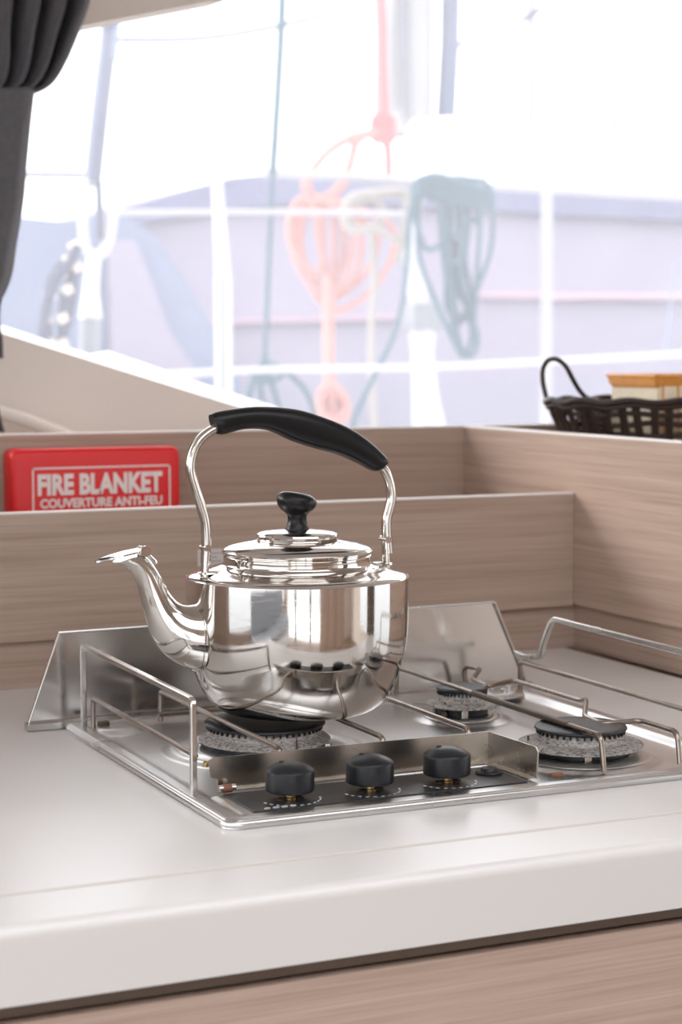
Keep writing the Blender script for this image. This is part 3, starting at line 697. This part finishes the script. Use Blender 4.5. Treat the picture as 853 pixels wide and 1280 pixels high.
# small sticker on the low partition
st = at(247, 687, 2.18); st2 = at(281, 706, 2.18)
b = newbm(); box(b, (st.x, 2.1792, st2.z), (st2.x, 2.1799, st.z)); s_ = tag(link('sticker', b, 'sticker', None, 0), 'small pale printed sticker on the low partition beside the kettle handle foot', 'sticker')
b = newbm()
for k in range(3): box(b, (st.x+.003, 2.1788, st.z-.006-k*.005), (st2.x-.004-.006*(k % 2), 2.1792, st.z-.0045-k*.005))
link('fine_print', b, 'stickertext', s_, 0)

# ================================================================== curtain
cy_ = 2.80
cur = empty('curtain', at(-60, 540, cy_), 'charcoal fabric curtain gathered by a tieback at the left of the window', 'curtain')
O = cur.location
def sheet(edgeR, edgeL, folds, amp, nU=90, y0=cy_, gather=None):
    b = newbm(); R_ = spline([(x, y, 0) for x, y in edgeR], 6); L_ = spline([(x, y, 0) for x, y in edgeL], 6); n = len(R_); rows = []
    for k in range(n):
        v = k/(n-1); row = []
        for i in range(nU+1):
            u = i/nU; px = L_[k].x+(R_[k].x-L_[k].x)*u; py = L_[k].y+(R_[k].y-L_[k].y)*u
            a = amp(v, u); yy = y0-a*math.sin(2*PI*folds*(u**1.25)+.6*v)-a*.35*math.sin(2*PI*folds*2.3*u+1+2*v)+.03*(u-.0)**4
            p = at(px, py, y0); row.append(b.verts.new(Vector((p.x, yy, p.z))-O))
        rows.append(row)
    for A, B in zip(rows, rows[1:]):
        for i in range(nU): b.faces.new((A[i], A[i+1], B[i+1], B[i]))
    return b
def cloth(name, b):
    o = link(name, b, 'curtain', cur, 180); m = o.modifiers.new('thickness', 'SOLIDIFY'); m.thickness = .003; m.offset = 0; return o
cloth('drape', sheet([(125, -45), (117, 0), (105, 35), (88, 75), (70, 103), (44, 116)], [(-170, -45), (-150, 0), (-135, 35), (-110, 75), (-95, 103), (-85, 114)], 6.5, lambda v, u: .042*(1-.45*v)))
cloth('tieback', sheet([(50, 108), (46, 145), (41, 200), (37, 250), (29, 300), (22, 345), (8, 378)], [(-90, 110), (-90, 145), (-92, 200), (-95, 250), (-100, 300), (-105, 345), (-110, 378)], 1.5, lambda v, u: .006+.008*v, y0=cy_-.035))
cloth('curtain_tail', sheet([(20, 335), (8, 375), (6, 400), (9, 425), (10, 448)], [(-100, 335), (-105, 375), (-105, 400), (-100, 425), (-95, 448)], 4, lambda v, u: .012, y0=cy_-.01))
cloth('curtain_hem', sheet([(-6, 440), (-2, 480), (4, 515), (11, 541)], [(-100, 440), (-100, 480), (-95, 515), (-90, 541)], 3, lambda v, u: .010, y0=cy_))

# ================================================================== baskets
BC = Vector((1.640, 2.365, .2505)); BA, BB = .205, .105
bk = empty('wicker_basket', BC, 'dark brown wicker basket with a loop handle on the shelf beside the window', 'basket')
RZ = .0785; n = 120
def ell(k, z, t=0): return Vector((k*BA*math.cos(t), k*BB*math.sin(t), z))
b = newbm()
for r_, zz, k in ((.0048, RZ, 1.0), (.0040, RZ-.007, .985)):
    tube(b, [ell(k, zz+.0022*math.sin(14*t+zz*99), t) for t in [2*PI*i/n for i in range(n)]], r_, 8, closed=True, ref=(0, 0, 1))
link('rim', b, 'wicker', bk, 60)
b = newbm(); NS = 46
for i in range(NS):
    t = 2*PI*i/NS+random.uniform(-.02, .02); lean = random.uniform(-.05, .05)
    pts = [ell(.70, .004, t), ell(.80, .014, t+lean*.3), ell(.90, .040, t+lean*.6), ell(.985, RZ-.004, t+lean)]
    sweep(b, spline(pts, 4), rect(.0120, .0034, .001), (-BA*math.sin(t), BB*math.cos(t), 0))
link('stakes', b, 'wicker', bk, 50)
b = newbm()
for kk, zz, ph in ((.745, .010, 0), (.80, .020, 2), (.845, .030, 4), (.89, .046, 1), (.93, .060, 3)):
    tube(b, [ell(kk+.014*math.sin(23*t+ph), zz+.002*math.sin(9*t+ph), t) for t in [2*PI*i/220 for i in range(220)]], .0042, 6, closed=True, ref=(0, 0, 1))
link('weave', b, 'wicker', bk, 60)
b = newbm(); box(b, (-.12, -.055, 0), (.12, .055, .006), .002)
for i in range(9): tube(b, [(-.14+i*.035, -.07, .006), (-.14+i*.035, .07, .006)], .003, 6, ref=(0, 0, 1))
link('base', b, 'wicker', bk, 50)
hy = 2.345
HPX = [(683, 496), (679, 478), (679, 462), (685, 451), (696, 449), (707, 457), (716, 473), (724, 487), (734, 497), (748, 501)]
def hp(x, y, k):
    yy = hy-.03+.075*k/9; return at(x, y, yy)-BC
b = newbm(); tube(b, spline([hp(x, y, k) for k, (x, y) in enumerate(HPX)], 5), .0036, 8); link('loop_handle', b, 'wicker', bk, 60)
b = newbm(); tube(b, spline([Vector((-BA*1.0+.0, 0, RZ))+Vector((p)) for p in [(2*BA, .04, 0), (2*BA+.03, .03, .06), (2*BA+.035, 0, .075), (2*BA+.03, -.03, .06), (2*BA, -.04, 0)]], 5), .0036, 8); link('loop_handle', b, 'wicker', bk, 60)
# bamboo tray nested in the basket
TC = Vector((1.700, 2.375, .2670))
bt = empty('bamboo_tray', TC, 'pale bamboo box tray with orange rim lying inside the dark basket', 'tray')
hx, hy_ = .118, .060; zt_, zb_ = .1010, 0
b = newbm()
for y in (-hy_, hy_): box(b, (-hx+.006, y-.002, .004), (hx-.006, y+.002, zt_-.018))
for x in (-hx+.004, hx-.004): box(b, (x-.002, -hy_, .004), (x+.002, hy_, zt_-.018))
box(b, (-hx+.006, -hy_, 0), (hx-.006, hy_, .004)); link('tray_wall', b, 'bamboo', bt, 0)
b = newbm()
for i in range(9):
    x = -hx+.012+i*(2*hx-.024)/8
    for y in (-hy_-.003, hy_+.003):
        b = newbm(); tube(b, [(x, y, .002), (x-.002, y, zt_-.016)], .0014, 6); link('rib', b, 'bamboo_rim', bt, 50)
b = newbm()
for zz, o_x in ((zt_-.018, -.001), (zt_-.014, .0015), (zt_-.010, .0025), (zt_-.006, .0035), (zt_-.003, .005)):
    e = o_x; tube(b, fillet([(-hx-e, -hy_-e, zz), (hx+e, -hy_-e, zz), (hx+e, hy_+e, zz), (-hx-e, hy_+e, zz), (-hx-e, -hy_-e, zz)], .004, 3), .0025, 8, ref=(0, 0, 1))
link('tray_rim', b, 'bamboo_rim', bt, 50)

# ================================================================== outside: own foredeck gear (about 6 m off)
YS = 6.0
def pxl(pts, Y=YS): return [at(x, y, Y) for x, y in pts]
def rope(name, paths, r, mat, label, cat='rope', group=None, Y=YS, jitter=.0, parent=None):
    b = newbm()
    for i, (pts, closed) in enumerate(paths):
        yy = Y+((i*37) % 7-3)*jitter
        P = pxl(pts, yy)
        if closed: P = spline(P+[P[0]], 5)[:-1]
        else: P = spline(P, 5)
        tube(b, P, r, 8, closed=closed)
    o = link(name, b, mat, parent, 60)
    if label: tag(o, label, cat, group)
    return o
def postt(name, a, c, r, mat, label, cat, Y, rtop=None):
    b = newbm(); p, q = at(*a, Y), at(*c, Y); n_ = 6
    tube(b, [p.lerp(q, i/n_) for i in range(n_+1)], r, 16, scale=[1+((rtop or r)/r-1)*i/n_ for i in range(n_+1)])
    return tag(link(name, b, mat, None, 60), label, cat)
# stanchions
s1 = empty('stanchion', at(283, 560, 5.6), 'thick white stanchion post left of the ropes outside the window', 'stanchion'); O = s1.location
b = newbm(); tube(b, [at(281, 640, 5.6)-O, at(279, 345, 5.6)-O], .027, 16); link('socket_tube', b, 'post', s1, 60)
b = newbm(); tube(b, [at(279, 345, 5.6)-O, at(272, 235, 5.6)-O, at(269, 208, 5.6)-O], .024, 16, scale=[1, .72, .35]); link('upper_tube', b, 'post', s1, 60)
b = newbm(); tube(b, [at(277, 345, 5.575)-O, at(279, 640, 5.575)-O], .006, 8); link('seam_line', b, 'cover_blue', s1)
postt('stanchion', (684, 232), (682, 640), .021, 'lifeline', 'slender pale stanchion post on the right behind the teal rope', 'stanchion', 6.1)
postt('rail_gate_post', (845, 330), (832, 450), .006, 'cover_blue', 'thin dark line at the far right edge of the window', 'line', 6.4)
# lifelines and rails
def line(pts, r, mat, label, cat='lifeline', Y=5.9):
    b = newbm(); tube(b, spline(pxl(pts, Y), 4), r, 8); return tag(link('lifeline', b, mat, None, 60), label, cat)
line([(140, 266), (340, 265), (420, 266), (505, 267)], .010, 'lifeline', 'pale middle lifeline between the turnbuckle and the mast', Y=5.9)
line([(330, 216), (430, 221), (520, 227), (700, 238), (930, 250)], .016, 'lifeline', 'thick white upper rail running right under the boom', Y=6.25)
line([(170, 470), (340, 462), (520, 459), (700, 451), (930, 438)], .011, 'post', 'low white lifeline crossing the full window', Y=5.8)
line([(690, 372), (930, 368)], .008, 'pink', 'faint pink cord near the right stanchion', Y=7.2)
# forestay with turnbuckle at left
fs = empty('turnbuckle_stay', at(110, 440, 5.2), 'grey shroud with a forked turnbuckle outside the left of the window', 'rigging'); O = fs.location
YT = 5.2
def fp(*pts): return [at(x, y, YT)-O for x, y in pts]
b = newbm(); tube(b, fp((140, -60), (137, 40), (126, 130), (116, 225)), .026, 14); link('shroud', b, 'stay', fs, 60)
b = newbm(); tube(b, fp((139, 30), (137, 50), (135, 72)), .026, 14); link('shroud_collar', b, 'cover_blue', fs, 60)
b = newbm(); tube(b, [p+Vector((0, -.02, 0)) for p in fp((131, 40), (119, 150), (110, 232))], .006, 8); link('shroud_line', b, 'mastnavy', fs, 60)
b = newbm(); tube(b, spline(fp((116, 215), (109, 240), (104, 280), (108, 310), (118, 320)), 5), .015, 12); tube(b, spline(fp((142, 240), (140, 270), (136, 298), (128, 315), (117, 322)), 5), .017, 12); link('fork', b, 'fitting', fs, 60)
b = newbm(); tube(b, fp((121, 200), (124, 245), (125, 300)), .012, 12); link('threaded_rod', b, 'stay', fs, 60)
b = newbm(); tube(b, fp((118, 315), (114, 360), (113, 398)), .020, 16, scale=[1, 1.15, 1.7]); link('lower_cone', b, 'post', fs, 60)
b = newbm(); tube(b, fp((113, 395), (111, 446)), .031, 16); link('drum', b, 'mastgrey', fs, 60)
# braided rope coil beside it
rope('rope_coil', [([(97, 308), (86, 330), (70, 350), (60, 375), (55, 405), (54, 432)], False), ([(99, 330), (90, 350), (82, 372), (79, 400), (78, 434)], False), ([(92, 318), (72, 338), (62, 360), (58, 396), (62, 430), (76, 428), (86, 392), (92, 352)], False)], .015, 'navy', 'navy and cream flecked rope hanging beside the turnbuckle', Y=5.1, jitter=.01)
cf = [o for o in bpy.data.objects if o.name == 'rope_coil'][0]
b = newbm()
for x, y in ((93, 308), (86, 324), (96, 334), (76, 343), (62, 370), (84, 362), (57, 400), (78, 398), (62, 430), (78, 430)):
    b = newbm(); p = at(x, y, 5.08); tube(b, [p+Vector((-.012, 0, -.006)), p+Vector((.012, 0, .006))], .014, 10, ref=(0, 1, 0)); link('cream_fleck', b, 'fleck', cf, 60)
# halyard
rope('halyard', [([(354, -60), (352, 30), (346, 140), (341, 218)], False)], .017, 'teal', 'thin teal halyard running up left of the salmon rope', Y=6.0)
b = newbm(); tube(b, spline(pxl([(341, 215), (336, 330), (331, 452)]), 5), .0095, 8); link('lower_part', b, 'teal', bpy.data.objects['halyard'], 60)
rope('rope_pile', [([(331, 450), (316, 480), (312, 510), (330, 540)], False), ([(331, 452), (340, 480), (352, 520), (360, 560)], False), ([(331, 452), (365, 470), (388, 500), (398, 545)], False), ([(331, 456), (326, 490), (340, 530), (370, 560)], False), ([(320, 462), (345, 458), (352, 470), (330, 476), (316, 470)], True)], .011, 'teal', 'loose teal rope tails spread below the thin halyard', Y=6.0, jitter=.02)
# mast, luff cover and sail bundle
YM = 7.0
ms = empty('mast', at(515, 300, YM), 'pale boat mast with grey sail track and dark luff strip', 'mast'); O = ms.location
def mp_(*pts): return [at(x, y, YM)-O for x, y in pts]
b = newbm(); sweep(b, mp_((514, -80), (512, 170)), circ(.090, 24, .11), (1, 0, 0)); link('mast_tube', b, 'mastm', ms, 60)
b = newbm(); sweep(b, [p+Vector((0, -.08, 0)) for p in mp_((553, -80), (551, 60), (546, 153))], circ(.040, 14), (1, 0, 0)); link('luff_strip', b, 'mastnavy', ms, 60)
b = newbm(); sweep(b, [p+Vector((0, -.10, 0)) for p in mp_((459, -80), (464, 60), (462, 150))], circ(.026, 12), (1, 0, 0)); sweep(b, [p+Vector((0, -.10, 0)) for p in mp_((489, -80), (492, 60), (494, 150))], circ(.012, 12), (1, 0, 0)); link('sail_track', b, 'mastgrey', ms, 60)
b = newbm(); sweep(b, mp_((518, 240), (512, 300), (520, 360), (524, 378)), circ(.040, 18), (1, 0, 0)); link('mast_foot', b, 'post', ms, 60)
b = newbm(); p = at(528, 372, YM)-O; q = at(558, 412, YM)-O; box(b, (at(510, 0, YM).x-O.x, -.06, at(0, 412, YM).z-O.z), (at(547, 0, YM).x-O.x, .06, at(0, 374, YM).z-O.z), .01); link('clutch_box', b, 'mastgrey', ms, 40)
b = newbm(); tube(b, mp_((528, 408), (528, 440), (532, 500), (538, 545), (540, 640)), .05, 18, scale=[1.2, .9, 1.1, 1.5, 1.5]); link('winch_stand', b, 'post', ms, 60)
b = newbm(); prism(b, mp_((392, -60), (455, -60), (462, 60), (455, 130), (440, 120), (424, 60)), (0, .06, 0)); link('furled_sail', b, plain('pale furled sail', (.62, .60, .57), .8), ms, 0)
# boom
bo = empty('boom', at(700, 195, 6.6), 'white covered boom stretching right from the mast across the window', 'boom'); O = bo.location
b = newbm(); pts = [at(x, 195, 6.6)-O for x in (520, 560, 700, 850, 1100)]; pts = [Vector((p.x, p.y, (at(700, yc, 6.6)-O).z)) for p, yc in zip(pts, (188, 190, 196, 204, 216))]
sweep(b, pts, circ(.115, 24, .115), (0, 1, 0), scale=[.8, 1, 1, 1, 1]); link('boom_tube', b, 'white_gel', bo, 60)
b = newbm(); tube(b, [p+Vector((0, -.08, .085)) for p in pts[2:4]], .012, 8); link('cover_seam', b, 'lifeline', bo)
# red rope with knot and loop
rr = empty('red_rope', at(480, 150, 6.5), 'red rope running up beside the mast with a knot and a hanging loop', 'rope'); O = rr.location
def rp(*pts, Y=6.5): return [at(x, y, Y)-O for x, y in pts]
b = newbm(); tube(b, rp((476, -60), (478, 60), (481, 145)), .020, 10); tube(b, rp((484, 175), (486, 200), (486, 222)), .019, 10); link('line', b, 'redrope', rr, 60)
b = newbm()
for k in range(4): tube(b, spline(rp((466, 150+k*6), (478, 142+k*7), (492, 152+k*6), (486, 168+k*3), (470, 166+k*3), (466, 150+k*6)), 5), .014, 8)
link('knot', b, 'redrope', rr, 60)
b = newbm(); tube(b, spline(rp((470, 166), (440, 172), (410, 190), (390, 215), (383, 232), (390, 246), (405, 248), (422, 238), (436, 212), (446, 178), (462, 166)), 5), .020, 10); link('hanging_loop', b, 'salmon', rr, 60)
# salmon coil
co = empty('salmon_rope_coil', at(412, 260, 6.4), 'salmon pink rope coil hanging from the upper rail', 'rope'); O = co.location
b = newbm()
for k, (xl, xr_, yb, yt) in enumerate([(362, 398, 345, 252), (366, 440, 372, 254), (372, 490, 388, 256), (404, 430, 350, 254), (418, 452, 368, 256), (378, 470, 372, 262)]):
    cxm = (xl+xr_)/2; bx_ = (cxm+411)/2; P = rp((xl+6, yt+4), (cxm-4, yt-3), (cxm+8, yt+2), (xr_-2, yt+25), (xr_, (yt+yb)/2), ((xr_+bx_)/2+6, yb-22), (bx_, yb), ((xl+bx_)/2-2, yb-20), (xl, (yt+yb)/2), (xl, yt+20), Y=6.4+.012*k)
    tube(b, spline(P+[P[0]], 5)[:-1], .013, 8, closed=True)
link('coil_loops', b, 'salmon', co, 60)
b = newbm(); tube(b, spline(rp((410, 345), (411, 380), (411, 430), (413, 490), (418, 560), Y=6.36), 4), .022, 10); link('rope_tail', b, 'salmon', co, 60)
b = newbm()
for k in range(3): tube(b, spline(rp((399, 492+k*8), (412, 482+k*8), (430, 494+k*8), (432, 512+k*5), (418, 524+k*2), (402, 514+k*3), (399, 492+k*8), Y=6.33+.02*k), 5), .016, 8)
link('tail_knot', b, 'salmon', co, 60)
# cream coil
rope('cream_rope_coil', [([(428, 262), (440, 246), (470, 240), (508, 240), (508, 262), (500, 300), (470, 286), (440, 288), (430, 276)], True), ([(440, 256), (462, 250), (480, 262), (472, 280), (452, 286), (436, 276)], True), ([(470, 244), (505, 246), (506, 285), (496, 330)], False), ([(465, 290), (468, 350), (464, 420), (466, 500), (472, 560)], False)], .014, 'cream', 'cream rope coil hanging between the salmon and teal coils', Y=6.2, jitter=.02)
# teal coil
tl = empty('teal_rope_coil', at(570, 230, 6.0), 'dark teal rope coil hanging right of the mast', 'rope'); O = tl.location
b = newbm()
for k, (xl, xr_, yb, yt, sk) in enumerate([(524, 600, 446, 232, 14), (556, 578, 440, 232, 10), (560, 582, 446, 232, 12), (566, 586, 400, 232, 0), (552, 574, 405, 232, 6), (574, 616, 385, 232, -12), (516, 566, 330, 230, 22), (564, 598, 300, 230, -14)]):
    cxm = (xl+xr_)/2+sk; P = rp((xl+6, yt), (cxm, yt-7), (xr_-4, yt), (xr_, yt+50), (xr_-4, (yt+yb)/2+10), (cxm+14, yb-25), (cxm+4, yb), (cxm-10, yb-22), ((xl*2+cxm)/3, (yt+yb)/2+30), (xl, (yt+yb)/2-20), (xl, yt+25), Y=6.0+.012*(k % 6))
    tube(b, spline(P+[P[0]], 5)[:-1], .0100, 8, closed=True)
link('coil_loops', b, 'teal', tl, 60)
b = newbm()
for k in range(6): tube(b, spline(rp((516, 250+k*2), (522, 226+k*3), (545, 220+k*6), (575, 228+k*5), (612, 238+k*4), Y=5.96+.01*k), 5), .012, 8)
link('lashing', b, 'teal', tl, 60)
b = newbm(); tube(b, spline(rp((526, 232), (514, 260), (509, 320), (505, 370), (492, 420), (468, 470), (445, 520), (438, 560), Y=5.9), 5), .010, 8); link('rope_tail', b, 'teal', tl, 60)
# thin stays across the sky
for pts, lab in (([(148, 50), (250, 48), (340, 34), (430, 12), (500, -20)], 'faint thin stay crossing the sky from the shroud to the mast'), ([(565, 60), (640, 30), (760, -30)], 'faint thin stay rising to the right of the mast'), ([(30, 218), (110, 219)], 'faint short line crossing behind the grey shroud')):
    b = newbm(); tube(b, spline(pxl(pts, 9.5), 4), .020, 6); tag(link('stay', b, 'stay', None, 60), lab, 'rigging')
postt('distant_mast', (664, -60), (664, 168), .06, 'lifeline', 'pale distant mast standing right of the main mast', 'mast', 16)
postt('distant_mast', (768, 90), (768, 168), .06, 'lifeline', 'short pale distant mast above the right end of the boom', 'mast', 16)

# ================================================================== outside: moored neighbour boats under covers
YB = 10.0
nb = empty('moored_boat', at(500, 440, YB), 'long moored boat under lavender and slate covers across the water', 'boat'); O = nb.location; O = Vector((O.x, O.y, -1.7)); nb.location = O
def bp_(pts, Y=YB): return [at(x, y, Y)-O for x, y in pts]
def low(x, Y=YB): p = at(x, 440, Y); return Vector((p.x, Y, -1.7))-O
top = [(-200, 268), (-60, 268), (20, 272), (80, 278), (105, 270), (145, 262), (215, 243), (290, 222), (380, 214), (520, 227), (700, 238), (853, 247), (1200, 270)]
b = newbm(); prism(b, bp_(top)+[low(1200), low(-200)], (0, 2.2, 0)); link('boat_cover', b, 'cover', nb, 0)
b = newbm(); prism(b, bp_([(140, 263), (215, 242), (290, 221), (380, 213), (520, 226), (700, 237), (853, 246), (1200, 268), (1200, 300), (853, 276), (700, 268), (520, 258), (380, 252), (290, 262), (215, 272), (150, 284)], YB-.08), (0, .08, 0)); link('cover_border', b, 'cover_dark', nb, 0)
b = newbm(); prism(b, bp_([(-200, 266), (20, 270), (80, 276), (148, 264), (190, 290), (225, 340), (262, 400), (300, 470), (300, 700), (-200, 700)], YB-.35), (0, .22, 0)); link('bow_cover', b, 'cover_blue', nb, 0)
b = newbm(); prism(b, bp_([(135, 300), (170, 300), (215, 420), (250, 470), (255, 700), (150, 700)], YB-.42), (0, .06, 0)); link('cover_flap', b, 'cover', nb, 0)
b = newbm()
for y0, y1, dx in ((364, 372, 0), ): prism(b, bp_([(600, y0), (1200, y0+6), (1200, y1+6), (600, y1)], YB-.06), (0, .05, 0))
prism(b, bp_([(225, 400), (520, 392), (520, 398), (225, 406)], YB-.06), (0, .05, 0)); link('pink_stripe', b, 'pink', nb, 0)
b = newbm(); prism(b, bp_([(-200, 478), (1200, 470), (1200, 700), (-200, 700)], YB-.05), (0, .04, 0)); link('hull_side', b, plain('hull side', (.25, .24, .315), .6, var=.1, vscale=.7), nb, 0)

# ================================================================== light: bright overcast sky and soft high sun
w = bpy.data.worlds.new('world'); S.world = w; w.use_nodes = True
bg = w.node_tree.nodes['Background']; bg.inputs['Color'].default_value = (.965, .975, 1, 1); bg.inputs['Strength'].default_value = 1.0
sd = bpy.data.lights.new('sun', 'SUN'); sd.energy = .75; sd.angle = math.radians(22); sd.color = (1, .95, .90)
so = bpy.data.objects.new('sun', sd); COL.objects.link(so); so.location = (-6, 6, 3)
so.rotation_euler = Vector((.85, -.42, -.27)).to_track_quat('-Z', 'Y').to_euler()
